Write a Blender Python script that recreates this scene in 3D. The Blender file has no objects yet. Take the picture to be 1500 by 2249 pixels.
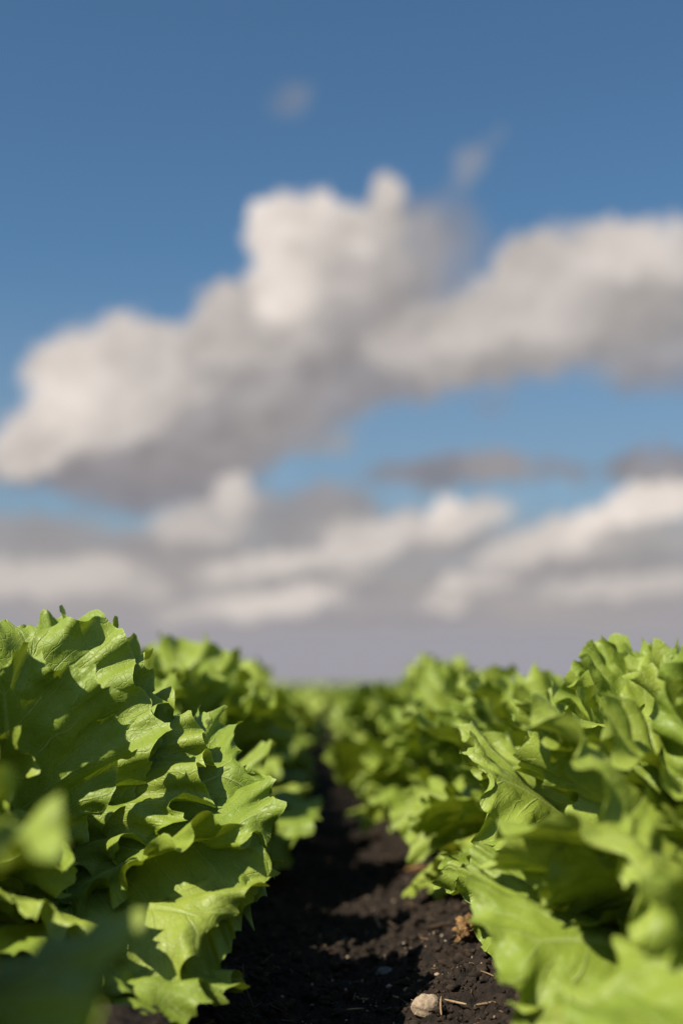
import bpy, math, random
import numpy as np
from mathutils import Vector, Matrix

R = math.radians
scene = bpy.context.scene
COL = scene.collection

# ------------------------------------------------------------------ camera
CAM_Z = 0.25
PITCH = 6.86
FPX = 3123.0            # focal length in pixels of the 1500x2249 photograph
cam_d = bpy.data.cameras.new('camera')
cam = bpy.data.objects.new('camera', cam_d); COL.objects.link(cam)
cam.location = (0, 0, CAM_Z)
YAW = math.degrees(math.atan(35.0 / FPX))      # the furrow vanishes a little left of the middle
cam.rotation_euler = (R(90 + PITCH), 0, R(-YAW))
cam_d.sensor_fit = 'VERTICAL'; cam_d.sensor_height = 36.0
cam_d.lens = FPX / 2249.0 * 36.0
cam_d.clip_start = 0.02; cam_d.clip_end = 3000
cam_d.dof.use_dof = True
cam_d.dof.focus_distance = 1.06
cam_d.dof.aperture_fstop = 3.0
scene.camera = cam

# ------------------------------------------------------------------ light
SUN_EL, SUN_AZ = 46.0, -126.0      # azimuth from +Y (view direction), clockwise positive: behind left
sd = (math.sin(R(SUN_AZ)) * math.cos(R(SUN_EL)), math.cos(R(SUN_AZ)) * math.cos(R(SUN_EL)), math.sin(R(SUN_EL)))
sun_d = bpy.data.lights.new('sun', 'SUN'); sun_d.energy = 5.0; sun_d.angle = R(0.53)
sun_d.color = (1.0, 0.93, 0.82)
sun = bpy.data.objects.new('sun', sun_d); COL.objects.link(sun)
sun.rotation_euler = Vector(sd).to_track_quat('Z', 'Y').to_euler()
sun.location = (-3, -2, 4)

scene.view_settings.view_transform = 'Standard'
scene.view_settings.look = 'None'
scene.view_settings.exposure = 0.36
scene.view_settings.gamma = 1.0
scene.cycles.max_bounces = 8
scene.cycles.diffuse_bounces = 2
scene.cycles.transmission_bounces = 4
scene.cycles.caustics_reflective = False
scene.cycles.caustics_refractive = False

# ---- small node helper
class NT:
    def __init__(s, tree): s.t = tree; s.n = tree.nodes; s.l = tree.links
    def new(s, typ, **kw):
        n = s.n.new(typ)
        for k, v in kw.items(): setattr(n, k, v)
        return n
    def put(s, sock, v):
        if isinstance(v, bpy.types.NodeSocket): s.l.new(v, sock)
        elif v is not None: sock.default_value = v
    def math(s, op, a, b=None, c=None, clamp=False):
        n = s.new('ShaderNodeMath', operation=op, use_clamp=clamp)
        s.put(n.inputs[0], a)
        if b is not None: s.put(n.inputs[1], b)
        if c is not None: s.put(n.inputs[2], c)
        return n.outputs[0]
    def vmath(s, op, a, b=None, scale=None, out=0):
        n = s.new('ShaderNodeVectorMath', operation=op)
        s.put(n.inputs[0], a)
        if b is not None: s.put(n.inputs[1], b)
        if scale is not None: s.put(n.inputs[3], scale)
        return n.outputs[out]
    def ramp(s, v, a, b, c=0.0, d=1.0, smooth=True):
        n = s.new('ShaderNodeMapRange', interpolation_type='SMOOTHSTEP' if smooth else 'LINEAR')
        for i, x in enumerate((v, a, b, c, d)): s.put(n.inputs[i], x)
        return n.outputs[0]
    def mix(s, f, a, b, mode='MIX'):
        n = s.new('ShaderNodeMix', data_type='RGBA', blend_type=mode)
        s.put(n.inputs[0], f)
        s.put(n.inputs[6], a if isinstance(a, bpy.types.NodeSocket) else (*a, 1.0))
        s.put(n.inputs[7], b if isinstance(b, bpy.types.NodeSocket) else (*b, 1.0))
        return n.outputs[2]
    def mixf(s, f, a, b):
        n = s.new('ShaderNodeMix', data_type='FLOAT')
        s.put(n.inputs[0], f); s.put(n.inputs[2], a); s.put(n.inputs[3], b)
        return n.outputs[0]
    def noise(s, vec, scale, detail=2.0, rough=0.5, dist=0.0, out=0):
        n = s.new('ShaderNodeTexNoise')
        s.put(n.inputs['Vector'], vec); n.inputs['Scale'].default_value = scale
        n.inputs['Detail'].default_value = detail; n.inputs['Roughness'].default_value = rough
        n.inputs['Distortion'].default_value = dist
        return n.outputs[out]

# ------------------------------------------------------------------ sky with cumulus clouds
world = bpy.data.worlds.new('World'); scene.world = world; world.use_nodes = True
world.cycles.sampling_method = 'MANUAL'; world.cycles.sample_map_resolution = 512
def build_world():
    w = NT(world.node_tree); w.n.clear()
    sky = w.new('ShaderNodeTexSky', sky_type='NISHITA', sun_disc=False, sun_elevation=R(SUN_EL),
                sun_rotation=R(SUN_AZ), altitude=50, air_density=1.0, dust_density=1.0, ozone_density=2.2)
    tc = w.new('ShaderNodeTexCoord')
    sep = w.new('ShaderNodeSeparateXYZ'); w.l.new(tc.outputs['Generated'], sep.inputs[0])
    az = w.math('ARCTAN2', sep.outputs[0], sep.outputs[1])
    el = w.math('ARCSINE', sep.outputs[2])
    deg = 180 / math.pi
    az = w.math('MULTIPLY', az, deg); el = w.math('MULTIPLY', el, deg)
    cmb = w.new('ShaderNodeCombineXYZ'); w.l.new(az, cmb.inputs[0]); w.l.new(el, cmb.inputs[1])
    base = cmb.outputs[0]                                # degrees of azimuth and elevation
    # ragged, billowing cloud edges: warp the direction by two sizes of noise
    n1 = w.noise(base, 0.55, 3, 0.55, out=1)
    d1 = w.vmath('SCALE', w.vmath('SUBTRACT', n1, (0.5, 0.5, 0.5)), scale=WARP1)
    n2 = w.noise(base, 1.5, 4, 0.6, out=1)
    d2 = w.vmath('SCALE', w.vmath('SUBTRACT', n2, (0.5, 0.5, 0.5)), scale=WARP2)
    p = w.vmath('ADD', base, w.vmath('ADD', d1, d2))
    sepp = w.new('ShaderNodeSeparateXYZ'); w.l.new(p, sepp.inputs[0])
    pxy = w.new('ShaderNodeCombineXYZ'); w.l.new(sepp.outputs[0], pxy.inputs[0]); w.l.new(sepp.outputs[1], pxy.inputs[1])
    p = pxy.outputs[0]
    # blue sky of the Nishita model, cooled to the deep tone of the day
    col = w.mix(1.0, sky.outputs[0], SKY_TINT, 'MULTIPLY')
    K = 0.80 / SKY_STR
    W_, G_, D_, H_ = (0.78, 0.70, 0.64), (0.375, 0.35, 0.34), (0.215, 0.205, 0.235), (0.345, 0.33, 0.37)
    def tone(b):     # brightness 0..1 -> radiance
        if b > 0.45: b = min(1.02, 0.45 + (b - 0.45) * 1.3)
        if b < 0.5:
            f = b / 0.5; c = [D_[i] * (1 - f) + G_[i] * f for i in range(3)]
        else:
            f = (b - 0.5) / 0.5; c = [G_[i] * (1 - f) + W_[i] * f for i in range(3)]
        return tuple(x * K for x in c)
    blue = col
    # low haze bank over the whole horizon
    col = w.mix(w.ramp(el, 18.0, 6.0, 0.0, 0.36), col, tuple(x * K for x in (0.30, 0.33, 0.40)))      # thin veil near the horizon
    blue = col
    hz = w.ramp(w.math('ADD', sepp.outputs[1], w.math('MULTIPLY', w.noise(w.vmath('MULTIPLY', base, (0.35, 1.0, 1.0)), 1.0, 3), 2.2)), 8.2, 4.0)
    col = w.mix(w.math('MULTIPLY', hz, 0.97), col, tuple(x * K for x in H_))
    plain = w.mix(0.75, col, blue); cov = hz
    for (cx, cy, rx, ry, rot, soft, b, a) in CLOUDS:
        X = (cx - 750) / FPX; Y = (1124.5 - cy) / FPX
        # pixel -> direction (placing the clouds at their compass bearing and height)
        v = cam.rotation_euler.to_matrix() @ Vector((X, Y, -1)).normalized()
        ca = math.degrees(math.atan2(v.x, v.y)); ce = math.degrees(math.asin(v.z))
        ppd = FPX * math.pi / 180
        m = w.new('ShaderNodeMapping', vector_type='TEXTURE')
        # (the tiny term only fixes the order in which the clouds are laid one over another)
        w.l.new(w.vmath('ADD', p, w.vmath('SCALE', col, scale=1e-7)), m.inputs[0])
        m.inputs[1].default_value = (ca, ce, 0); m.inputs[2].default_value = (0, 0, R(rot))
        m.inputs[3].default_value = (rx / ppd, ry / ppd, 1)
        ln = w.vmath('LENGTH', m.outputs[0], out=1)
        wgt = w.ramp(ln, 1.0 + soft * .75, 1.0 - soft * .75, 0.0, min(1, a * 1.06))
        cov = w.math('MAXIMUM', cov, wgt)
        col = w.mix(wgt, col, blue if b < 0 else tone(b))        # b = -1: a hole of open sky
    # billows: each lump is brighter on the side towards the sun
    def bil(v): return w.noise(v, 0.34, 3, 0.5)
    rel = w.math('SUBTRACT', bil(p), bil(w.vmath('ADD', p, (-0.45, 0.65, 0))))
    mod = w.math('ADD', 1.0, w.math('MULTIPLY', w.math('MULTIPLY', rel, BILLOW), w.math('MULTIPLY', cov, w.ramp(el, 3.0, 9.0))))
    col = w.vmath('SCALE', col, scale=w.math('MAXIMUM', mod, 0.55))
    # away from the big cloud's side of the sky: scattered cloud of the same kind
    lo = w.noise(w.vmath('MULTIPLY', base, (0.03, 0.09, 1)), 1.0, 5, 0.6)
    fr = w.math('MULTIPLY', w.ramp(lo, 0.50, 0.66), w.ramp(w.math('ABSOLUTE', az), 26, 40))
    fr = w.math('MULTIPLY', fr, w.ramp(el, 60, 20))
    plain = w.mix(fr, plain, tone(0.7))
    # below the horizon
    plain = w.mix(w.ramp(el, -0.2, -3.0), plain, tuple(x * K for x in (0.03, 0.035, 0.02)))
    # the modelled clouds fill one quarter of the sky only: the rest is spared their cost
    near = w.math('MULTIPLY', w.math('LESS_THAN', w.math('ABSOLUTE', az), 24.0), w.math('MULTIPLY', w.math('GREATER_THAN', el, 0.0), w.math('LESS_THAN', el, 32.0)))
    bg = w.new('ShaderNodeBackground'); w.l.new(col, bg.inputs[0]); bg.inputs[1].default_value = SKY_STR
    bg2 = w.new('ShaderNodeBackground'); w.l.new(plain, bg2.inputs[0]); bg2.inputs[1].default_value = SKY_STR
    mx = w.new('ShaderNodeMixShader'); w.l.new(near, mx.inputs[0]); w.l.new(bg2.outputs[0], mx.inputs[1]); w.l.new(bg.outputs[0], mx.inputs[2])
    out = w.new('ShaderNodeOutputWorld'); w.l.new(mx.outputs[0], out.inputs[0])
BILLOW = 1.0
SKY_STR = 0.10
SKY_TINT = (0.47, 0.66, 0.74)
WARP1, WARP2 = 1.2, 1.15
# cx, cy, rx, ry (pixels of the photograph), tilt, softness, brightness, opacity; painted back to front
CLOUDS = [
 # low layered bank
 (150,1240,420,85,0,.5,.46,.75),(700,1210,460,95,4,.5,.46,.75),(1330,1270,380,80,4,.5,.46,.7),(600,1350,900,40,0,.8,.46,.5),
 (60,1030,170,40,0,.5,.12,.8),(60,1160,160,40,0,.5,.32,.6),
 (330,1050,240,70,-3,.5,.10,.85),(430,1000,190,80,10,.5,.18,.8),(330,1200,200,34,4,.5,.24,.6),(800,1290,260,30,2,.6,.28,.6),
 (60,1275,130,42,0,.6,.70,.85),(210,1250,95,38,5,.6,.70,.8),(300,1290,80,26,0,.6,.66,.6),
 (600,1325,150,30,8,.5,.78,.9),(420,1340,90,20,8,.6,.66,.6),(500,1300,70,22,8,.6,.6,.6),
 (560,1240,120,30,8,.5,.74,.8),(690,1225,120,32,10,.5,.74,.8),(760,1250,70,24,0,.6,.6,.7),
 (985,1310,55,34,25,.5,.74,.9),(1060,1275,80,26,8,.5,.72,.7),(900,1280,60,18,0,.6,.5,.6),
 (830,1180,110,40,15,.5,.76,.8),(750,1170,60,26,0,.5,.66,.7),(470,1140,120,50,22,.45,.62,.85),
 (510,1085,42,48,-10,.45,.72,.85),(390,1150,60,38,0,.5,.66,.7),(640,1175,60,26,0,.6,.28,.6),
 (975,1135,50,52,0,.35,.92,.9),(1050,1130,90,30,20,.45,.74,.85),(930,1180,60,30,0,.5,.72,.8),(1000,1195,110,20,10,.6,.34,.6),
 (1150,1205,110,40,18,.5,.72,.85),(1250,1190,120,46,14,.5,.74,.85),(1340,1145,110,46,20,.35,.92,.95),
 (1450,1100,110,52,14,.35,.92,.95),(1420,1180,140,30,6,.5,.50,.8),(1300,1240,220,24,4,.6,.32,.7),
 (1380,1285,190,26,2,.5,.70,.7),(1180,1330,120,16,0,.6,.55,.4),(740,1100,90,40,-10,.6,.30,.7),(650,1120,110,44,0,.6,.32,.7),
 (200,1340,160,14,2,.6,.5,.4),(850,1360,260,14,0,.7,.18,.35),(1300,1370,240,16,0,.7,.5,.4),(300,1400,260,16,0,.7,.48,.3),(900,1320,180,14,3,.7,.5,.5),
 # thin dark strips
 (990,1032,185,34,2,.5,.10,.8),(1080,1020,70,34,0,.5,.34,.7),(1230,1040,65,28,0,.6,.16,.6),
 (1440,1020,110,42,5,.5,.10,.8),(1440,1030,90,30,5,.5,.35,.5),(690,980,90,24,8,.6,.42,.6),(1080,895,40,18,0,.7,.2,.25),
 # big cloud, shaded underside
 (330,955,290,100,6,.55,.24,.9),(520,895,230,120,10,.55,.32,.9),(840,790,260,90,6,.4,.25,.9),
 (1180,728,320,98,14,.45,.36,.9),(1430,735,150,100,10,.45,.40,.85),(1450,830,100,40,0,.7,.16,.5),
 (960,560,100,115,-20,.7,.26,.6),(700,700,250,110,10,.4,.4,.95),
 # its lit billows
 (90,960,110,75,30,.35,.72,.95),(200,830,140,110,20,.28,.82,.95),(300,770,100,80,10,.28,.74,.95),
 (60,1000,90,50,15,.4,.74,.8),(230,900,160,90,20,.4,.74,.8),(400,800,130,95,10,.35,.66,.9),(130,885,70,60,0,.4,.88,.7),
 (490,690,70,60,20,.3,.66,.95),(560,730,150,100,20,.35,.6,.9),
 (640,520,95,100,0,.24,.86,1),(600,480,55,50,0,.25,.88,1),(700,470,50,50,0,.3,.85,1),(620,620,75,90,-10,.3,.88,.95),
 (770,560,120,95,-15,.3,.76,.95),(845,480,42,100,-4,.3,.68,1),(850,425,30,42,-8,.35,.70,.9),(770,505,60,40,0,.4,.72,.9),
 (900,540,80,80,0,.5,.5,.6),(830,620,130,60,-10,.5,.42,.6),(720,640,60,50,0,.5,.62,.5),
 (600,880,90,70,10,.5,.5,.5),(530,830,120,26,10,.6,.34,.5),(450,820,40,16,0,.6,.3,.4),
 (840,745,55,45,0,.5,.62,.6),(960,740,140,75,10,.4,.6,.85),(1080,690,140,80,25,.35,.62,.9),
 (1180,590,95,85,20,.3,.66,.95),(1340,590,140,95,5,.35,.74,.95),(1250,660,220,95,14,.45,.66,.85),
 (1460,570,90,80,0,.35,.7,.9),(1350,520,50,40,0,.35,.72,.7),(1090,800,170,40,4,.5,.5,.6),(1400,680,160,70,5,.5,.46,.6),
 (800,720,34,22,20,.6,.2,.35),(700,900,120,50,5,.5,.3,.7),
 # wisps above
 (630,1045,70,26,6,.6,-1,.8),(1180,1085,90,24,4,.6,-1,.7),(130,1108,90,16,0,.7,-1,.45),(870,1095,50,18,0,.7,-1,.6),
 (1030,370,32,45,-35,.8,.45,.42),(645,215,40,26,20,.9,.35,.3),(1085,310,30,14,35,.9,.3,.2),
]
build_world()

# ------------------------------------------------------------------ numpy helpers
def hash3(ix, iy, iz, seed):
    h = (ix.astype(np.int64) * 374761393 + iy.astype(np.int64) * 668265263 + iz.astype(np.int64) * 2147483647 + seed * 974711) & 0xffffffff
    h = ((h ^ (h >> 13)) * 1274126177) & 0xffffffff
    h = ((h ^ (h >> 16)) * 2246822519) & 0xffffffff
    return ((h ^ (h >> 15)) & 0xffffff) / float(0xffffff) * 2 - 1
def vnoise(x, y, z=0.0, seed=0):
    x = np.asarray(x, float); y = np.asarray(y, float) + 0 * x; z = np.asarray(z, float) + 0 * x
    xi, yi, zi = np.floor(x), np.floor(y), np.floor(z)
    fx, fy, fz = x - xi, y - yi, z - zi
    fx, fy, fz = (f * f * f * (f * (f * 6 - 15) + 10) for f in (fx, fy, fz))
    r = 0
    for a in (0, 1):
        for b in (0, 1):
            for c in (0, 1):
                w = (fx if a else 1 - fx) * (fy if b else 1 - fy) * (fz if c else 1 - fz)
                r = r + w * hash3(xi + a, yi + b, zi + c, seed)
    return r
def fbm(x, y, z=0.0, seed=0, oct=4, gain=0.5):
    s = 0; a = 1.0; f = 1.0
    for o in range(oct):
        s = s + a * vnoise(x * f + 3.1 * o, y * f - 7.7 * o, np.asarray(z) * f, seed + o); a *= gain; f *= 2.03
    return s
def sstep(x, a, b):
    t = np.clip((x - a) / (b - a), 0, 1); return t * t * (3 - 2 * t)

def mesh_np(name, V, F, uv=None, mats=(), smooth=True):
    """V (n,3), F (m,4) or (m,3) int arrays; uv per vertex (n,2)"""
    me = bpy.data.meshes.new(name)
    V = np.ascontiguousarray(V, dtype=np.float32); F = np.ascontiguousarray(F, dtype=np.int32)
    k = F.shape[1]
    me.vertices.add(len(V)); me.vertices.foreach_set('co', V.ravel())
    me.loops.add(F.size); me.loops.foreach_set('vertex_index', F.ravel())
    me.polygons.add(len(F)); me.polygons.foreach_set('loop_start', np.arange(0, F.size, k, dtype=np.int32))
    if uv is not None:
        l = me.uv_layers.new(name='UVMap'); l.data.foreach_set('uv', np.ascontiguousarray(uv[F.ravel()], dtype=np.float32).ravel())
    me.update(calc_edges=True)
    me.polygons.foreach_set('use_smooth', np.full(len(F), smooth))
    for m in mats: me.materials.append(m)
    me.validate()
    return me

def link(name, data, parent=None, loc=None):
    o = bpy.data.objects.new(name, data); COL.objects.link(o)
    if parent is not None: o.parent = parent
    if loc is not None: o.location = loc
    return o
def tag(o, label=None, cat=None, group=None, kind=None):
    if label: o['label'] = label
    if cat: o['category'] = cat
    if group: o['group'] = group
    if kind: o['kind'] = kind
    return o

# ------------------------------------------------------------------ leaf: flat pattern, then grown margins relaxed into ruffles
def PH2N(p): return p * 0.5
def make_leaf(seed, L=0.19, W=0.17, g=0.5, ns=22, nt=144, iters=200, waves=9, bend=0.12):
    """An obovate blade whose margin has grown too long for it, relaxed until it buckles. Returns grid V[(2nt+1),(ns+1),3], uv"""
    rng = np.random.RandomState(seed)
    TMAX = 0.93
    ti = np.arange(-nt, nt + 1); tau = np.abs(ti) / nt * TMAX; sgn = np.where(ti < 0, -1.0, 1.0)
    s = (np.arange(ns + 1) / ns)
    eta = 0.5 + 0.5 * np.cos(np.pi * tau)
    ox = sgn * W / 2 * np.sin(np.pi * tau) ** 0.8 * (0.30 + 0.70 * sstep(eta, 0.0, 0.62))
    oy = L * eta
    u = sgn * tau
    # lobes and teeth of the margin
    rad = np.stack([ox, oy - 0.45 * L], 1); rn = rad / (np.linalg.norm(rad, axis=1, keepdims=True) + 1e-9)
    fade = sstep(1 - tau, 0.1, 0.35)
    big = 0.010 * fbm(u * 6 + 11, 0 * u + seed * 3.3, 0, seed, 2)
    ph = u * (waves + 4) + 0.55 * vnoise(u * 8, 0 * u + seed, 0, seed + 9)      # teeth: sharp points with round bays between
    t1 = (1 - np.abs(np.sin(np.pi * ph))) ** 1.2
    ph2 = ph * 2.0 + 0.5 + 0.5 * vnoise(u * 17, 0 * u + seed, 0, seed + 19)
    t2 = (1 - np.abs(np.sin(np.pi * ph2))) ** 1.6
    off = (big + t1 * (0.0075 + 0.006 * vnoise(u * 9, 0 * u, 5.0 + seed, seed + 3)) + t2 * (0.003 + 0.002 * vnoise(u * 15, 0 * u, 2.0 + seed, seed + 4))) * fade
    my = 0.90 * L * (1 - tau / TMAX) ** 1.45
    S, U = np.meshgrid(s, u)
    P = np.zeros((2 * nt + 1, ns + 1, 3))
    P[..., 0] = ox[:, None] * S
    # veins curve forward slightly
    P[..., 1] = my[:, None] * (1 - S) + oy[:, None] * S + 0.012 * np.sin(np.pi * S) * (tau[:, None])
    P[..., :2] += (rn[:, None, :] * off[:, None, None]) * (S ** 3.2)[..., None]
    # vertex numbering: s=0 shared between the two halves
    n_t = 2 * nt + 1
    idx = np.arange(n_t * (ns + 1)).reshape(n_t, ns + 1)
    for k in range(1, nt + 1): idx[nt - k, 0] = idx[nt + k, 0]
    flat = P.reshape(-1, 3)
    gs = 1 + g * (S ** 2.6) * (0.8 + 0.35 * fbm(U * 4, S * 2, seed, seed + 5, 2)) * fade[:, None]
    tang = np.zeros_like(P); tang[1:-1] = (P[2:] - P[:-2]) / 2; tang[0] = P[1] - P[0]; tang[-1] = P[-1] - P[-2]
    Ea, Eb, Er, Ew = [], [], [], []
    def add(a, b, r, w):
        Ea.append(a.ravel()); Eb.append(b.ravel()); Er.append(r.ravel()); Ew.append(np.full(a.size, w))
    et = P[1:] - P[:-1]; gt = (gs[1:] + gs[:-1]) / 2
    add(idx[1:], idx[:-1], np.linalg.norm(et, axis=2) * gt, 1.0)
    es = P[:, 1:] - P[:, :-1]
    add(idx[:, 1:], idx[:, :-1], np.linalg.norm(es, axis=2), 1.0)
    etc = et[:, :-1] * gt[:, :-1, None]; esc = es[:-1]
    add(idx[1:, 1:], idx[:-1, :-1], np.linalg.norm(etc + esc, axis=2), 0.5)
    add(idx[:-1, 1:], idx[1:, :-1], np.linalg.norm(esc - etc, axis=2), 0.5)
    k4 = 3
    r3 = np.linalg.norm(P[k4:] - P[:-k4], axis=2) * (gs[k4:] + gs[:-k4]) / 2
    add(idx[k4:, 2:], idx[:-k4, 2:], r3[:, 2:], bend)
    k4 = 6
    r3 = np.linalg.norm(P[k4:] - P[:-k4], axis=2) * (gs[k4:] + gs[:-k4]) / 2
    add(idx[k4:, 3:], idx[:-k4, 3:], r3[:, 3:], bend * 0.5)
    r2 = np.linalg.norm(P[:, 2:] - P[:, :-2], axis=2)
    add(idx[:, 2:], idx[:, :-2], r2, bend * 2)
    r4 = np.linalg.norm(P[:, 4:] - P[:, :-4], axis=2)
    add(idx[:, 4:], idx[:, :-4], r4, bend * 1.5)
    Ea = np.concatenate(Ea); Eb = np.concatenate(Eb); Er = np.concatenate(Er); Ew = np.concatenate(Ew)
    ok = Ea != Eb; Ea, Eb, Er, Ew = Ea[ok], Eb[ok], Er[ok], Ew[ok]
    N = flat.shape[0]
    X = flat.copy()
    PH = ph[:, None] + 0 * S
    amp = (S ** 1.6) * (0.0075 + 0.0045 * vnoise(U * 5, S, seed, seed + 30)) * fade[:, None]
    z0 = amp * np.sin(np.pi * PH + 0.4) + 0.010 * S ** 1.3 * fbm(U * 3.2, S * 1.5, seed, seed + 41, 2) \
         + 0.0046 * S ** 3.5 * np.sin(np.pi * 2 * PH2N(ph2)[:, None] + 1) + 0.0035 * S * fbm(U * 9, S * 4, seed, seed + 40, 3)
    phs = np.pi * PH
    tn = tang / (np.linalg.norm(tang, axis=2, keepdims=True) + 1e-9)
    X = X.reshape(n_t, ns + 1, 3)
    X[..., 2] += z0
    X += tn * (0.0045 * (S ** 2.5) * np.sin(2 * phs) * fade[:, None])[..., None]
    X = X.reshape(-1, 3)
    cnt = np.bincount(Ea, Ew, N) + np.bincount(Eb, Ew, N) + 1e-9
    mid = np.unique(idx[:, 0])
    for it in range(iters):
        d = X[Eb] - X[Ea]; ln = np.sqrt((d * d).sum(1)) + 1e-12
        c = (d * ((ln - Er) / ln * Ew * 0.5)[:, None])
        for q in range(3):
            X[:, q] += 1.55 * (np.bincount(Ea, c[:, q], N) - np.bincount(Eb, c[:, q], N)) / cnt
        X[mid, 2] *= 0.5; X[mid, 0] *= 0.5
    G = X[idx.ravel()].reshape(n_t, ns + 1, 3)
    # blisters between the veins
    G[..., 2] += 0.0013 * fbm(P[..., 0] * 70, P[..., 1] * 70, seed, seed + 50, 3) * sstep(S, 0.04, 0.3)
    uv = np.stack([U * 0.5 + 0.5, S], 2)
    return G, uv, P

def grid_faces(n_t, n_s):
    a = np.arange(n_t * n_s).reshape(n_t, n_s)
    return np.stack([a[:-1, :-1].ravel(), a[1:, :-1].ravel(), a[1:, 1:].ravel(), a[:-1, 1:].ravel()], 1)

PROTOS = []
PSPEC = [(1, .19, .19, .45, 9), (2, .19, .17, .6, 10), (3, .195, .21, .38, 8), (4, .185, .18, .8, 11),
         (5, .19, .15, .9, 9), (6, .20, .22, .45, 8), (7, .18, .20, .55, 10)]
for sp in PSPEC:
    PROTOS.append(make_leaf(sp[0], sp[1], sp[2], sp[3], waves=sp[4]))

def bend_leaf(k, L, th0, th1, az, base, cup=0.0, twist=0.0, wscale=1.0, flip=False, step=1, droop=0.0, power=1.3, roll=0.0):
    """carry prototype k along an arching midrib. th = angle from the vertical (deg) at the foot and at the tip"""
    G, uv, P = PROTOS[k % len(PROTOS)]
    L0 = PSPEC[k % len(PROTOS)][1]
    sc = L / L0
    if step > 1:
        n_t = G.shape[0]; it = np.unique(np.r_[np.arange(0, n_t, step), n_t - 1]); js = np.unique(np.r_[np.arange(0, G.shape[1], step), G.shape[1] - 1])
        G = G[it][:, js]; uv = uv[it][:, js]
    X = G * sc
    x = X[..., 0] * wscale * (-1 if flip else 1); y = X[..., 1]; z = X[..., 2] * (-1 if flip else 1)
    # cup the blade round its long axis (positive: towards the heart), sides sinking with 'droop'
    if abs(cup) > 1e-4:
        Rr = 1.0 / cup; zc = Rr * (1 - np.cos(x / Rr)); nx = np.sin(x / Rr) * (Rr - z); z = zc + z * np.cos(x / Rr); x = nx
    z = z - droop * np.abs(x) ** 1.5 * 3
    if twist:
        a = twist * np.clip(y / L, 0, 1.2); x, z = x * np.cos(a) - z * np.sin(a), x * np.sin(a) + z * np.cos(a)
    t = np.linspace(0, 1.3, 60); th = np.radians(th0 + (th1 - th0) * np.clip(t, 0, 1.3) ** power)
    dt = (t[1] - t[0]) * L
    cr = np.r_[0, np.cumsum(np.sin((th[1:] + th[:-1]) / 2) * dt)]; ch = np.r_[0, np.cumsum(np.cos((th[1:] + th[:-1]) / 2) * dt)]
    yy = np.clip(y / L, 0, 1.3); ex = y - yy * L
    r = np.interp(yy, t, cr); h = np.interp(yy, t, ch); thy = np.interp(yy, t, th)
    # +z of the blade faces the heart / the sky
    r = r - z * np.cos(thy) + ex * np.sin(thy); h = h + z * np.sin(thy) + ex * np.cos(thy)
    if roll: x, h2 = x * np.cos(roll) - h * np.sin(roll), x * np.sin(roll) + h * np.cos(roll); h = h2
    ca, sa = math.cos(az), math.sin(az)
    V = np.stack([base[0] + r * ca - x * sa, base[1] + r * sa + x * ca, base[2] + h], 2)
    n_t, n_s = V.shape[:2]
    return V.reshape(-1, 3), grid_faces(n_t, n_s), uv.reshape(-1, 2)

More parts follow.
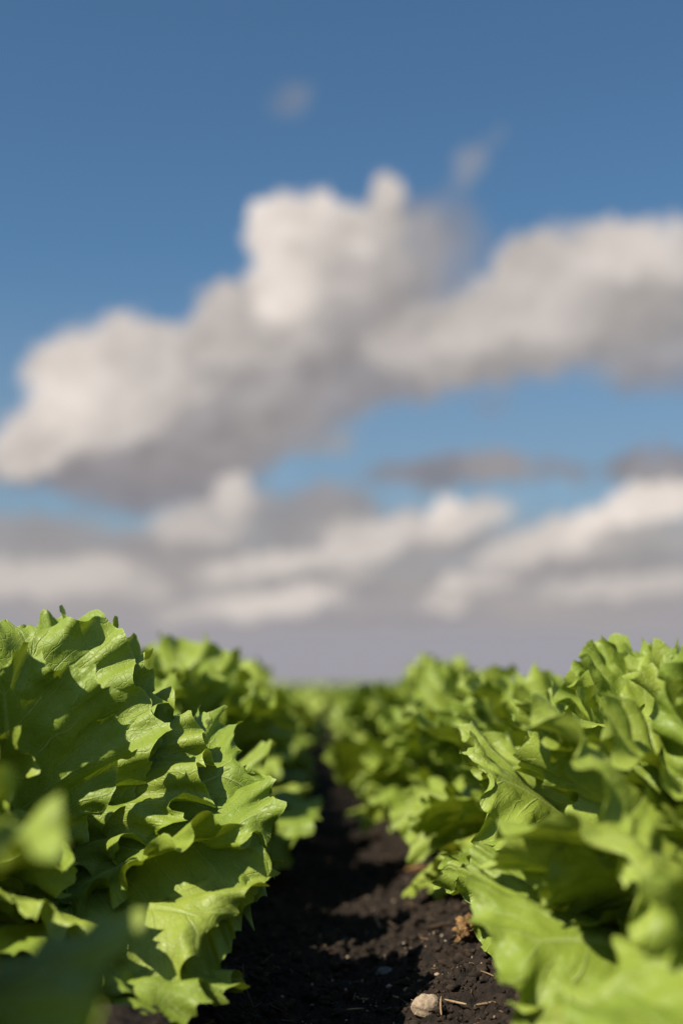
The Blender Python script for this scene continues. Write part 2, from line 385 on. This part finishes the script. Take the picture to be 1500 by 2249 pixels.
# ------------------------------------------------------------------ materials
def leaf_material():
    m = bpy.data.materials.new('lettuce_leaf'); m.use_nodes = True
    w = NT(m.node_tree); w.n.clear()
    uvn = w.new('ShaderNodeUVMap', uv_map='UVMap')
    tc = w.new('ShaderNodeTexCoord'); obj = tc.outputs['Object']
    sep = w.new('ShaderNodeSeparateXYZ'); w.l.new(uvn.outputs[0], sep.inputs[0])
    U, S = sep.outputs[0], sep.outputs[1]
    info = w.new('ShaderNodeObjectInfo')
    wob = w.noise(obj, 40, 2, 0.5)
    tau = w.math('ABSOLUTE', w.math('SUBTRACT', w.math('MULTIPLY', U, 2), 1.0))
    # side veins leaving the midrib, getting finer towards the margin
    def veins(n, width, wobble):
        a = w.math('ADD', w.math('MULTIPLY', tau, n), w.math('MULTIPLY', wob, wobble))
        f = w.math('ABSOLUTE', w.math('SUBTRACT', w.math('FRACT', a), 0.5))
        return w.ramp(f, width, 0.0)
    v1 = w.math('MULTIPLY', veins(8, 0.045, 0.35), w.ramp(S, 0.95, 0.3))
    v2 = w.math('MULTIPLY', w.math('MULTIPLY', veins(21, 0.06, 1.1), w.ramp(S, 0.15, 0.4)), 0.5)
    mid = w.ramp(S, 0.075, 0.01)
    vor = w.new('ShaderNodeTexVoronoi', feature='DISTANCE_TO_EDGE'); w.put(vor.inputs['Vector'], w.vmath('ADD', obj, w.vmath('SCALE', w.noise(obj, 90, 2, out=1), scale=0.006)))
    vor.inputs['Scale'].default_value = 190
    ret = w.ramp(vor.outputs[0], 0.09, 0.0)
    vein = w.math('MAXIMUM', w.math('MAXIMUM', v1, v2), mid)
    n_big = w.noise(obj, 14, 3, 0.5); n_fine = w.noise(obj, 160, 3, 0.6)
    base = w.mix(n_big, (0.235, 0.31, 0.030), (0.40, 0.455, 0.075))
    base = w.mix(w.ramp(info.outputs['Random'], 0, 1, 0, 0.6, False), base, (0.175, 0.265, 0.024))
    base = w.mix(w.ramp(n_fine, 0.35, 0.75, 0, 0.25), base, (0.14, 0.24, 0.014))
    base = w.mix(w.math('MULTIPLY', vein, 0.55), base, (0.42, 0.50, 0.15))
    base = w.mix(w.math('MULTIPLY', ret, 0.13), base, (0.36, 0.45, 0.08))
    pale = w.math('MULTIPLY', w.ramp(S, 0.55, 0.0), w.ramp(tau, 0.45, 1.0))
    base = w.mix(w.math('MULTIPLY', pale, 0.7), base, (0.42, 0.50, 0.20))
    edge = w.ramp(S, 0.975, 1.0)
    base = w.mix(w.math('MULTIPLY', edge, 0.45), base, (0.40, 0.50, 0.11))
    # relief
    hgt = w.math('ADD', w.math('MULTIPLY', vein, -0.0016), w.math('MULTIPLY', ret, -0.0004))
    hgt = w.math('ADD', hgt, w.math('MULTIPLY', w.noise(obj, 110, 3, 0.55), 0.0012))
    hgt = w.math('ADD', hgt, w.math('MULTIPLY', w.noise(obj, 38, 2, 0.5), 0.0028))
    bp = w.new('ShaderNodeBump'); bp.inputs['Strength'].default_value = 0.55; bp.inputs['Distance'].default_value = 1.0
    w.l.new(hgt, bp.inputs['Height'])
    p = w.new('ShaderNodeBsdfPrincipled')
    w.l.new(base, p.inputs['Base Color']); w.l.new(bp.outputs[0], p.inputs['Normal'])
    w.put(p.inputs['Roughness'], w.ramp(n_fine, 0.2, 0.8, 0.40, 0.58, False))
    p.inputs['Specular IOR Level'].default_value = 0.42
    tr = w.new('ShaderNodeBsdfTranslucent')
    w.l.new(w.mix(1.0, base, (1.0, 0.95, 0.35), 'MULTIPLY'), tr.inputs[0]); w.l.new(bp.outputs[0], tr.inputs['Normal'])
    mx = w.new('ShaderNodeMixShader'); mx.inputs[0].default_value = 0.20
    w.l.new(p.outputs[0], mx.inputs[1]); w.l.new(tr.outputs[0], mx.inputs[2])
    out = w.new('ShaderNodeOutputMaterial'); w.l.new(mx.outputs[0], out.inputs[0])
    return m
M_LEAF = leaf_material()

def simple_material(name, c1, c2, scale, rough=0.9, bump=0.3, dist=0.002, c3=None):
    m = bpy.data.materials.new(name); m.use_nodes = True
    w = NT(m.node_tree); w.n.clear()
    tc = w.new('ShaderNodeTexCoord'); obj = tc.outputs['Object']
    n = w.noise(obj, scale, 5, 0.6)
    c = w.mix(w.ramp(n, 0.32, 0.68), c1, c2)
    if c3: c = w.mix(w.ramp(w.noise(obj, scale * 0.37, 3, 0.6), 0.5, 0.7), c, c3)
    bp = w.new('ShaderNodeBump'); bp.inputs['Strength'].default_value = bump; bp.inputs['Distance'].default_value = dist
    w.l.new(w.noise(obj, scale * 3, 4, 0.6), bp.inputs['Height'])
    p = w.new('ShaderNodeBsdfPrincipled'); w.l.new(c, p.inputs['Base Color']); w.l.new(bp.outputs[0], p.inputs['Normal'])
    p.inputs['Roughness'].default_value = rough; p.inputs['Specular IOR Level'].default_value = 0.25
    out = w.new('ShaderNodeOutputMaterial'); w.l.new(p.outputs[0], out.inputs[0])
    return m
M_SOIL = simple_material('peat_soil', (0.009, 0.007, 0.005), (0.038, 0.025, 0.016), 110, 0.92, 1.0, 0.004, (0.024, 0.015, 0.009))
M_CRUMB = simple_material('soil_crumb', (0.010, 0.008, 0.005), (0.048, 0.031, 0.019), 120, 0.9, 0.6, 0.002)
M_STONE = simple_material('pale_stone', (0.28, 0.20, 0.13), (0.46, 0.36, 0.25), 130, 0.85, 0.5, 0.002, (0.20, 0.15, 0.10))
M_GREYSTONE = simple_material('grey_stone', (0.10, 0.095, 0.09), (0.19, 0.18, 0.17), 130, 0.8, 0.4, 0.002)
M_BARK = simple_material('rotting_bark', (0.14, 0.075, 0.03), (0.42, 0.25, 0.10), 110, 0.85, 1.0, 0.004, (0.08, 0.045, 0.02))
M_STRAW = simple_material('dry_straw', (0.26, 0.17, 0.09), (0.42, 0.30, 0.17), 200, 0.7, 0.4, 0.001)
M_ROOT = simple_material('dark_root', (0.05, 0.032, 0.02), (0.13, 0.085, 0.05), 150, 0.8, 0.5, 0.001)
M_STEM = simple_material('lettuce_stem', (0.30, 0.36, 0.16), (0.42, 0.46, 0.24), 60, 0.5, 0.2, 0.001)

# ------------------------------------------------------------------ ground
ROW_L, ROW_R, PERIOD = -0.198, 0.207, 0.45
def ground_z(x, y, fine=True):
    # furrow bottom at x = 0.02, beds under the rows
    c = np.cos((x - 0.02) / PERIOD * 2 * np.pi)             # 1 in the furrow, -1 under the row
    z = 0.055 * (0.5 - 0.5 * c) ** 0.8
    z = z + 0.012 * fbm(x * 9, y * 9, 0, 101, 2)
    if fine:
        b = fbm(x * 38, y * 38, 0.3, 102, 4, 0.55)
        z = z + 0.0065 * b + 0.004 * np.abs(vnoise(x * 85, y * 85, 1.7, 107)) 
        z = z + 0.0022 * fbm(x * 240, y * 240, 0.9, 111, 2)
    return z
def build_ground():
    def axis(segs):
        out = [segs[0][0]]
        for a, b, st in segs:
            n = max(1, int(round((b - a) / st))); out += list(np.linspace(a, b, n + 1)[1:])
        return np.array(out)
    def geo(a, b, st, gr):
        o = []; x = a
        while x < b: x += st; st *= gr; o.append(x)
        return np.array(o)
    xs = axis([(-0.75, -0.12, 0.012), (-0.12, 0.26, 0.0025), (0.26, 0.95, 0.012)])
    far = geo(0.95, 30, 0.05, 1.0)[:60]
    far = np.concatenate([far, geo(far[-1], 700, 0.5, 1.12)])
    xs = np.concatenate([-far[::-1] - 0.0, xs, far + 0.0]); xs = np.unique(xs)
    ys = axis([(-1.0, 0.7, 0.03), (0.7, 1.6, 0.0030), (1.6, 2.6, 0.007), (2.6, 5, 0.02)])
    ys = np.concatenate([ys, geo(5, 1500, 0.04, 1.05)]); ys = np.concatenate([-geo(1.0, 40, 0.1, 1.2)[::-1], ys])
    X, Y = np.meshgrid(xs, ys, indexing='ij')
    Z = ground_z(X, Y)
    m = sstep(np.abs(X), 8, 20) ; m = np.maximum(m, sstep(Y, 60, 120))
    Z = Z * (1 - m) + 0.03 * m
    V = np.stack([X, Y, Z], 2).reshape(-1, 3)
    F = grid_faces(len(xs), len(ys))
    tag(link('ground', mesh_np('ground', V, F, None, [M_SOIL])), kind='structure')
build_ground()

def gz(x, y): return float(ground_z(np.array([x]), np.array([y]))[0])

# a lump from an icosphere pushed about by noise
import bmesh
def ico(sub):
    bm = bmesh.new(); bmesh.ops.create_icosphere(bm, subdivisions=sub, radius=1.0)
    V = np.array([v.co[:] for v in bm.verts]); F = np.array([[v.index for v in f.verts] for f in bm.faces]); bm.free()
    return V, F
ICO1, ICO2, ICO4 = ico(1), ico(2), ico(5)
def lump(seed, size, rough=0.3, base=ICO4, freq=1.4, oct=4, gain=0.5):
    V, F = base
    n = fbm(V[:, 0] * freq + seed, V[:, 1] * freq, V[:, 2] * freq, seed, oct, gain)
    return V * (1 + rough * n)[:, None] * np.array(size), F

def build_crumbs():
    rng = np.random.RandomState(7)
    VV, FF, off = [], [], 0
    shapes = [lump(40 + i, (1, 1, .7), 0.62, ICO1 if i < 6 else ICO2, 1.9, 3)[0] for i in range(10)]
    def put(x, y, s):
        nonlocal off
        i = rng.randint(10); V = shapes[i]; F = (ICO1 if i < 6 else ICO2)[1]
        a = rng.rand() * 6.28; c, sn = math.cos(a), math.sin(a)
        W = V * s * (0.7 + 0.6 * rng.rand(3)); W = np.stack([W[:, 0] * c - W[:, 1] * sn, W[:, 0] * sn + W[:, 1] * c, W[:, 2]], 1)
        VV.append(W + np.array([x, y, 0])); FF.append(F + off); off += len(V)
    n = 12000
    ys = 0.78 + 1.6 * rng.rand(n) ** 1.6; xs = -0.10 + 0.30 * rng.rand(n)
    ss = 0.0007 + 0.0045 * rng.rand(n) ** 7 + 0.0011 * rng.rand(n)
    zz = ground_z(xs, ys)
    for x, y, z, s in zip(xs, ys, zz, ss):
        put(x, y, s); VV[-1][:, 2] += z + s * 0.25
    tag(link('soil_crumbs', mesh_np('soil_crumbs', np.concatenate(VV), np.concatenate(FF), None, [M_CRUMB])),
        'loose crumbs of black peat soil lying all along the furrow', 'soil', kind='stuff')
build_crumbs()

# ------------------------------------------------------------------ lettuce heads
def head_leaves(seed, n=30, size=1.0, open_=1.0, tall=1.0, step=1, droopy=0.0, skip=(), clear=None):
    rng = random.Random(seed)
    out = []
    for k in range(n):
        if k in skip: rng.random(); continue
        a = k / (n - 1)                        # 0 outermost, 1 innermost
        az = k * 2.39996 + rng.uniform(-.25, .25) + seed * 1.3
        th0 = (58 * (1 - a) ** 1.1 + 6) * open_ + rng.uniform(-9, 9)
        th1 = th0 + 62 * (1 - a) ** 0.7 + 8 + rng.uniform(-22, 22) + droopy * (1 - a)
        L = size * tall * (0.152 + 0.050 * min(1, a * 1.6)) * rng.uniform(.88, 1.05)
        cup = (-3.0 * (1 - a) ** 2 + 4.0 * a) + rng.uniform(-2.5, 2.5)
        ws = (1.10 - 0.30 * a) * rng.uniform(.85, 1.12)
        r0 = 0.012 * (1 - a) + 0.003
        base = (r0 * math.cos(az), r0 * math.sin(az), 0.012 + 0.03 * a)
        azd = (math.degrees(az) + 180) % 360 - 180
        if clear and clear[0] < azd < clear[1] and a > clear[2]: rng.random(); rng.random(); continue
        out.append(bend_leaf(rng.randrange(7), L, th0, th1, az, base, cup, rng.uniform(-.8, .8), ws, rng.random() < .5, step,
                             0.35 * (1 - a), rng.uniform(1.0, 1.6)))
    return out

def make_head(name, seed, leaves, stem=True):
    root = link(name, None); root.empty_display_size = 0.05
    for V, F, uv in leaves:
        link('leaf', mesh_np('leaf', V, F, uv, [M_LEAF]), root)
    if stem:
        V, F = lump(seed, (0.014, 0.014, 0.035), 0.12, ICO2)
        V[:, 2] += 0.012
        link('stem', mesh_np('stem', V, F, None, [M_STEM]), root)
    return root

def merge(leaves):
    VV, FF, UU, off = [], [], [], 0
    for V, F, uv in leaves:
        VV.append(V); FF.append(F + off); UU.append(uv); off += len(V)
    return np.concatenate(VV), np.concatenate(FF), np.concatenate(UU)

exec_near = True
# name the heads one by one: x, y, size, seed, label
LG, RG = 'lettuce heads in the left row', 'lettuce heads in the right row'
HEROES = [
 (-0.228, 0.58, 0.90, 11, 1.2, 'dark out of focus lettuce head in the lower left corner, nearest on the left', LG),
 (-0.222, 1.05, 1.06, 12, 1.0, 'sharp ruffled lettuce head with large fan leaves over the furrow, tallest on the left', LG),
 (-0.238, 1.38, 1.00, 13, 1.0, 'lettuce head just behind the sharp left head, its broad leaf reaching towards the furrow', LG),
 (0.30, 0.62, 0.92, 14, 1.05, 'very blurred lettuce head in the lower right corner of the photo', RG),
 (0.285, 0.90, 1.0, 15, 1.0, 'soft-focus lettuce head with broad bright leaves at the right edge', RG),
 (0.268, 1.20, 1.0, 16, 1.0, 'crisp right-hand lettuce head with finely curled leaf edges above the rotting bark', RG),
 (0.228, 1.51, 1.0, 17, 1.0, 'lettuce head in the right row just behind the crisp one with curled edges', RG),
]
GROUND_SINK = 0.004
# the big leaves that give the near heads their outline:
# prototype, length, angle from vertical at foot and tip, bearing, foot height, cup, twist, width, mirrored
CLEAR = {12: (-75, 60, 0.25), 11: (-181, 181, 0.80)}
EXTRA = {
 11: [(2, .165, 40, 86, -5, .03, -1.0, 0.5, 1.1, False), (0, .165, 52, 96, -50, .03, -1.0, 0.3, 1.1, True), (5, .16, 36, 80, -95, .03, -1.0, 0.3, 1.1, True)],
 12: [(5, .185, 52, 92, -8, .035, -1.0, 0.85, 1.05, False), (2, .170, 62, 108, -30, .022, -1.5, 0.7, 1.05, True),
      (0, .200, 38, 76, 12, .03, 0.5, 0.9, 1.1, False), (6, .170, 74, 118, -82, .012, -2.0, 0.2, 1.0, False),
      (4, .185, 22, 52, 35, .035, 1.0, 0.4, 1.1, False), (4, .235, 10, 24, 62, .03, 2.0, 0.3, 0.8, True), (6, .180, 78, 116, -60, .010, -1.5, 0.4, 1.0, False),
            (5, .215, 14, 40, -140, .03, 2.0, 0.0, 1.1, False)],
 13: [(2, .200, 48, 88, -28, .03, -1.0, 0.8, 1.15, False)],
 15: [(5, .185, 66, 98, 196, .02, -1.0, -0.8, 1.15, False), (2, .20, 48, 84, 228, .03, -1.0, -0.5, 1.2, True),
      (0, .19, 74, 108, 238, .015, -1.5, -0.3, 1.15, False), (5, .21, 26, 72, 205, .03, 0.0, -0.6, 1.2, True)],
 16: [(0, .190, 40, 76, 206, .03, 0.5, -0.8, 1.1, False), (3, .17, 66, 106, 214, .02, -1.0, -0.5, 1.0, True),
      (2, .150, 70, 108, 188, .012, -1.5, -0.6, 1.1, False)],
 14: [(5, .20, 62, 98, 140, .02, -1.0, -0.6, 1.2, False), (2, .19, 70, 108, 165, .02, -1.0, -0.6, 1.2, True)],
}
heads = []
for (x, y, size, seed, op, lab, grp) in HEROES:
    h = make_head('lettuce_head', seed, head_leaves(seed, 24, size, op, clear=CLEAR.get(seed)) + [bend_leaf(k, L, t0, t1, R(az), (0.012 * math.cos(R(az)), 0.012 * math.sin(R(az)), bz), cup, tw, ws, fl, 1, 0.3, 1.3) for (k, L, t0, t1, az, bz, cup, tw, ws, fl) in EXTRA.get(seed, [])])
    h.location = (x, y, 0.05 - GROUND_SINK)
    if seed in (11, 13, 17): h.scale = (1, 1, {11: 0.80, 13: 0.95, 17: 0.94}[seed])
    tag(h, lab, 'lettuce', grp); heads.append(h)

# further down the rows: copies of three heads with their leaves, each turned and sized differently
KIND = {}
def ZS(y): return 1.0 - 0.22 * float(sstep(y, 1.1, 4.6))      # the heads farther on stand lower
def kit(seed):
    if seed not in KIND:
        lv = head_leaves(seed, 23, 1.0, 1.0, step=2)
        KIND[seed] = [mesh_np('leaf', V, F, uv, [M_LEAF]) for V, F, uv in lv]
    return KIND[seed]
ORD = ['third', 'fourth', 'fifth', 'sixth', 'seventh', 'eighth', 'ninth', 'tenth']
rng = random.Random(5)
def place_kit(seed, x, y, size, rot, lab, grp):
    root = link('lettuce_head', None, None, (x, y, 0.046)); root.empty_display_size = 0.05
    root.rotation_euler = (rng.uniform(-.06, .06), rng.uniform(-.06, .06), rot); root.scale = (size, size, size * ZS(y))
    for me in kit(seed): link('leaf', me, root)
    tag(root, lab, 'lettuce', grp); return root
yl, yr = 1.69, 1.83
for i in range(7):
    place_kit(21 + i % 3, ROW_L + rng.uniform(-.012, .012), yl, rng.uniform(.98, 1.10), rng.uniform(0, 6.28),
              'softly blurred lettuce head, %s from the sharp one going back along the left row' % ORD[i - 1] if i else
              'softly blurred lettuce head, second behind the sharp one in the left row', LG)
    place_kit(21 + (i + 1) % 3, ROW_R + rng.uniform(-.012, .012), yr, rng.uniform(.98, 1.10), rng.uniform(0, 6.28),
              'softly blurred lettuce head, %s from the crisp curled one going back along the right row' % ORD[i - 1] if i else
              'softly blurred lettuce head, second behind the crisp curled one in the right row', RG)
    yl += 0.325 + rng.uniform(-.02, .02); yr += 0.325 + rng.uniform(-.02, .02)

# far heads: one mesh each
FAR = []
for sdd in (31, 32, 33, 34):
    V, F, uv = merge(head_leaves(sdd, 18, 1.02, 1.0, step=4))
    FAR.append(mesh_np('lettuce_head', V, F, uv, [M_LEAF]))
def place_far(x, y, lab, grp):
    o = link('lettuce_head', FAR[rng.randrange(4)], None, (x + rng.uniform(-.015, .015), y, 0.046))
    o.rotation_euler = (rng.uniform(-.08, .08), rng.uniform(-.08, .08), rng.uniform(0, 6.28)); sc = rng.uniform(.96, 1.08); o.scale = (sc, sc, sc * ZS(y))
    tag(o, lab, 'lettuce', grp)
while yl < 14:
    place_far(ROW_L, yl, 'small blurred lettuce head far back in the row left of the furrow', 'far heads in the left row'); yl += 0.325 + rng.uniform(-.02, .02)
while yr < 14:
    place_far(ROW_R, yr, 'small blurred lettuce head far back in the row right of the furrow', 'far heads in the right row'); yr += 0.325 + rng.uniform(-.02, .02)
n_far = 0
for r in range(1, 5):
    for sx, nm in ((-1, 'left'), (1, 'right')):
        x = (ROW_L if sx < 0 else ROW_R) + sx * r * PERIOD
        y = (0.15 if r == 1 else max(0.45, (abs(x) - 0.3) / 0.26)) + rng.uniform(0, .3)  # first rows start nearer: unseen heads added there to cast shade
        while y < 9:
            place_far(x, y, 'blurred lettuce head in the planted rows beyond the %s-hand row' % nm, 'heads in the rows beyond on the %s' % nm)
            y += 0.33 + rng.uniform(-.02, .02); n_far += 1
print('far heads', n_far)

def far_field():
    # everything farther than that reads as one green mass
    rs = np.random.RandomState(3)
    V0, F0, U0 = merge(head_leaves(35, 11, 1.05, 1.0, step=12))
    pos = []
    for r in range(-60, 61):
        x = (ROW_L + (r + 1) * PERIOD) if r < 0 else (ROW_R + r * PERIOD)
        y = 14.2 if r in (-1, 0) else (9.1 if abs(r + .5) < 5 else max(0.5, abs(x) / 0.27 - 0.5))
        while y < 62:
            pos.append((x + rs.uniform(-.02, .02), y, 0.045, rs.rand() * 6.28, rs.uniform(.95, 1.08))); y += 0.34 if y < 30 else 0.5
    pos = [p for p in pos if abs(p[0]) < 0.27 * p[1] + 0.6]
    P = np.array(pos); c, s = np.cos(P[:, 3]), np.sin(P[:, 3])
    n = len(P); X = V0[None] * P[:, 4][:, None, None] * np.array([1.05, 1.05, 0.74])
    V = np.stack([X[..., 0] * c[:, None] - X[..., 1] * s[:, None] + P[:, 0:1], X[..., 0] * s[:, None] + X[..., 1] * c[:, None] + P[:, 1:2], X[..., 2] + P[:, 2:3]], 2).reshape(-1, 3)
    F = (F0[None] + (np.arange(n) * len(V0))[:, None, None]).reshape(-1, F0.shape[1])
    U = np.tile(U0, (n, 1))
    # the rest to the horizon: leafy ridges, one per row, with a broken top
    ys = np.concatenate([np.arange(60, 140, 0.35), np.arange(140, 600, 1.5)])
    xs0 = np.linspace(-0.2, 0.2, 6)
    off = len(V); VV, FF, UU = [V], [F], [U]
    for r in range(-300, 300, 1):
        xc = ROW_R + r * PERIOD
        yy = ys[ys > abs(xc) / 0.27 - 2]
        if len(yy) < 3: continue
        X, Y = np.meshgrid(xs0, yy, indexing='ij')
        Z = 0.04 + 0.165 * np.clip(1 - (X / 0.2) ** 2, 0, 1) ** 0.6 + 0.03 * vnoise(X * 20 + r, Y * 4, r * 1.0, 5) * (np.abs(X) < .18)
        g = np.stack([X + xc, Y, Z], 2).reshape(-1, 3); f = grid_faces(len(xs0), len(yy))
        VV.append(g); FF.append(f + off); off += len(g); UU.append(np.full((len(g), 2), 0.6))
    tag(link('lettuce_field', mesh_np('lettuce_field', np.concatenate(VV), np.concatenate(FF), np.concatenate(UU), [M_LEAF])),
        'green mass of lettuce rows running to the horizon', 'lettuce field', kind='stuff')
far_field()

# ------------------------------------------------------------------ stones, bark, straw and roots on the soil
def stone(name, x, y, size, seed, mat, lab, group=None, cat='stone', sink=0.3, rough=0.25, rot=0.0, freq=1.4, gain=.5):
    V, F = lump(seed, size, rough, ICO4 if max(size) > .006 else ICO2, freq, 5, gain)
    o = link(name, mesh_np(name, V, F, None, [mat]), None, (x, y, gz(x, y) + size[2] * (1 - 2 * sink)))
    o.rotation_euler = (0.1, -0.15, rot); tag(o, lab, cat, group); return o
def tube(pts, rad, n=6):
    pts = np.array(pts, float); m = len(pts)
    T = np.gradient(pts, axis=0); T /= np.linalg.norm(T, axis=1, keepdims=True)
    A = np.cross(T, [0.13, 0.2, 1.0]); A /= np.linalg.norm(A, axis=1, keepdims=True); B = np.cross(T, A)
    an = np.arange(n) / n * 2 * np.pi; rad = np.broadcast_to(rad, (m,))
    V = pts[:, None] + rad[:, None, None] * (np.cos(an)[None, :, None] * A[:, None] + np.sin(an)[None, :, None] * B[:, None])
    V = V.reshape(-1, 3); F = []
    for i in range(m - 1):
        for j in range(n): F.append((i * n + j, i * n + (j + 1) % n, (i + 1) * n + (j + 1) % n, (i + 1) * n + j))
    V = np.concatenate([V, pts[:1], pts[-1:]])
    for j in range(n):
        F.append((m * n, j, (j + 1) % n, (j + 1) % n)); F.append((m * n + 1, (m - 1) * n + (j + 1) % n, (m - 1) * n + j, (m - 1) * n + j))
    F = np.array(F)
    return V, F
def tube_mesh(name, pts, rad, mat, n=6):
    V, F = tube(pts, rad, n)
    quads = F[F[:, 2] != F[:, 3]]; tris = F[F[:, 2] == F[:, 3]][:, :3]
    me = bpy.data.meshes.new(name); me.from_pydata(V.tolist(), [], quads.tolist() + tris.tolist())
    me.materials.append(mat)
    for p in me.polygons: p.use_smooth = True
    return me
def at(px, py):
    """ground point seen at a pixel of the photograph (used to plan where the small things lie)"""
    v = cam.rotation_euler.to_matrix() @ Vector(((px - 750) / FPX, (1124.5 - py) / FPX, -1))
    t = (0.04 - CAM_Z) / v.z
    for _ in range(30):
        x, y = v.x * t, v.y * t
        t += 0.5 * ((gz(x, y) - CAM_Z) / v.z - t)
    return v.x * t, v.y * t

x, y = at(935, 2225); stone('stone', x, y, (0.0105, 0.009, 0.0085), 3, M_STONE, 'round pale tan stone half sunk in the soil in front', sink=.34, rough=.13)
x, y = at(1035, 2075); stone('bark_chunk', x, y, (0.014, 0.010, 0.012), 8, M_BARK, 'orange brown chunk of rotting bark under the right lettuce leaves', cat='bark', sink=.15, rough=.42, freq=2.2, gain=.62)
x, y = at(850, 2140); stone('stone', x, y, (0.008, 0.007, 0.005), 9, M_GREYSTONE, 'dark grey stone in shade on the furrow side', sink=.25)
for px, py, s, sd_, lab in ((893, 2174, .0032, 4, 'small white stone chip between the grey and the tan stone'), (960, 2146, .0025, 5, 'tiny pale pebble above the tan stone'),
                       (921, 2152, .0024, 6, 'tiny orange pebble left of the pale pebble'), (855, 2171, .003, 12, 'small grey pebble just below the dark grey stone'),
                       (1070, 2085, .0022, 13, 'tiny cream pebble right of the rotting bark chunk')):
    x, y = at(px, py)
    stone('pebble', x, y, (s, s * .8, s * .6), sd_, M_BARK if sd_ == 6 else M_STONE, lab, 'small pebbles on the soil', 'pebble', sink=.15)
x, y = at(914, 1915); stone('bark_chunk', x, y, (0.012, 0.007, 0.004), 18, M_BARK, 'blurred orange brown bark piece at the foot of the right row', cat='bark', sink=.1, rough=.35)
rs = np.random.RandomState(21)
VV, FF, off = [], [], 0
V1, F1 = ICO1
for i in range(420):
    y = 0.85 + 0.9 * rs.rand() ** 1.3; x = -0.06 + 0.22 * rs.rand()
    s = 0.0006 + 0.0011 * rs.rand() ** 3
    VV.append(V1 * s * (0.7 + .6 * rs.rand(3)) + np.array([x, y, gz(x, y) + s])); FF.append(F1 + off); off += len(V1)
tag(link('grit', mesh_np('grit', np.concatenate(VV), np.concatenate(FF), None, [M_STONE])), 'scattered specks of pale grit in the black soil', 'grit', kind='stuff')

def straw(px, py, length, ang, rad, lab, mat=M_STRAW, name='straw', cat='straw', lift=.003, bow=.12, group='bits of straw on the soil', tilt=0.0):
    x, y = at(px, py); pts = []
    for i in range(9):
        t = i / 8 - .5
        X = x + math.cos(ang) * t * length - math.sin(ang) * bow * length * (0.25 - t * t)
        Y = y + math.sin(ang) * t * length + math.cos(ang) * bow * length * (0.25 - t * t)
        pts.append((X, Y, max(gz(X, Y) + rad * .5, gz(x, y) + lift + tilt * (t + .5) * length)))
    o = link(name, tube_mesh(name, np.array(pts) - np.array([x, y, gz(x, y)]), rad * np.array([.5, .8, 1, 1, 1, 1, .9, .7, .4]), mat), None, (x, y, gz(x, y)))
    tag(o, lab, cat, group)
straw(1000, 2212, .022, 2.3, .0009, 'pale straw bit just right of the round tan stone')
straw(969, 2230, .016, 1.5, .0008, 'straw bit standing against the right side of the tan stone', tilt=.6)
straw(1065, 2215, .018, .5, .0011, 'short thick straw bit at the foot of the right leaves')
straw(975, 2040, .06, .75, .0020, 'long brown stick lying along the furrow bank in soft focus', M_ROOT, 'stick', 'stick', group=None)
straw(800, 2200, .018, 2.6, .0009, 'straw bit lying left of the white stone chip')
straw(780, 2225, .014, .3, .0008, 'straw bit lowest and leftmost on the sunlit soil')
straw(880, 2195, .020, 2.2, .0010, 'straw bit between the white chip and the tan stone')
straw(830, 2045, .018, 1.8, .0010, 'thin straw bit in shade in the middle of the furrow', tilt=.5)
straw(545, 2215, .030, 1.9, .0009, 'thin brown root sticking up from the shaded soil', M_ROOT, 'root', 'root', tilt=.9, group=None, bow=.3)
straw(345, 2185, .035, 2.7, .0011, 'curled brown root under the left lettuce leaf', M_ROOT, 'root', 'root', group=None, bow=.5)

# fibres of peat and rotted stalk strewn over the soil
rs = np.random.RandomState(77)
VV, FF, off = [], [], 0
for i in range(520):
    y = 0.86 + 1.3 * rs.rand() ** 1.4; x = -0.08 + 0.26 * rs.rand(); a = rs.rand() * 3.14
    ln = 0.004 + 0.012 * rs.rand() ** 2; r = 0.00025 + 0.0004 * rs.rand() ** 2; bw = rs.uniform(-.35, .35); lift = rs.uniform(0, .35)
    P = []
    for t in (-.5, -.25, 0, .25, .5):
        X = x + math.cos(a) * t * ln - math.sin(a) * bw * ln * (.25 - t * t); Y = y + math.sin(a) * t * ln + math.cos(a) * bw * ln * (.25 - t * t)
        P.append((X, Y, gz(x, y) + .0012 + lift * ln * (t + .4)))
    V, F = tube(P, r, 4); F = F[F[:, 2] != F[:, 3]]
    VV.append(V); FF.append(F + off); off += len(V)
M_FIBRE = simple_material('peat_fibre', (0.07, 0.042, 0.022), (0.26, 0.17, 0.09), 40, 0.85, 0.3, 0.001)
tag(link('plant_fibres', mesh_np('plant_fibres', np.concatenate(VV), np.concatenate(FF), None, [M_FIBRE])), 'fine brown plant fibres strewn over the black soil', 'plant fibres', kind='stuff')
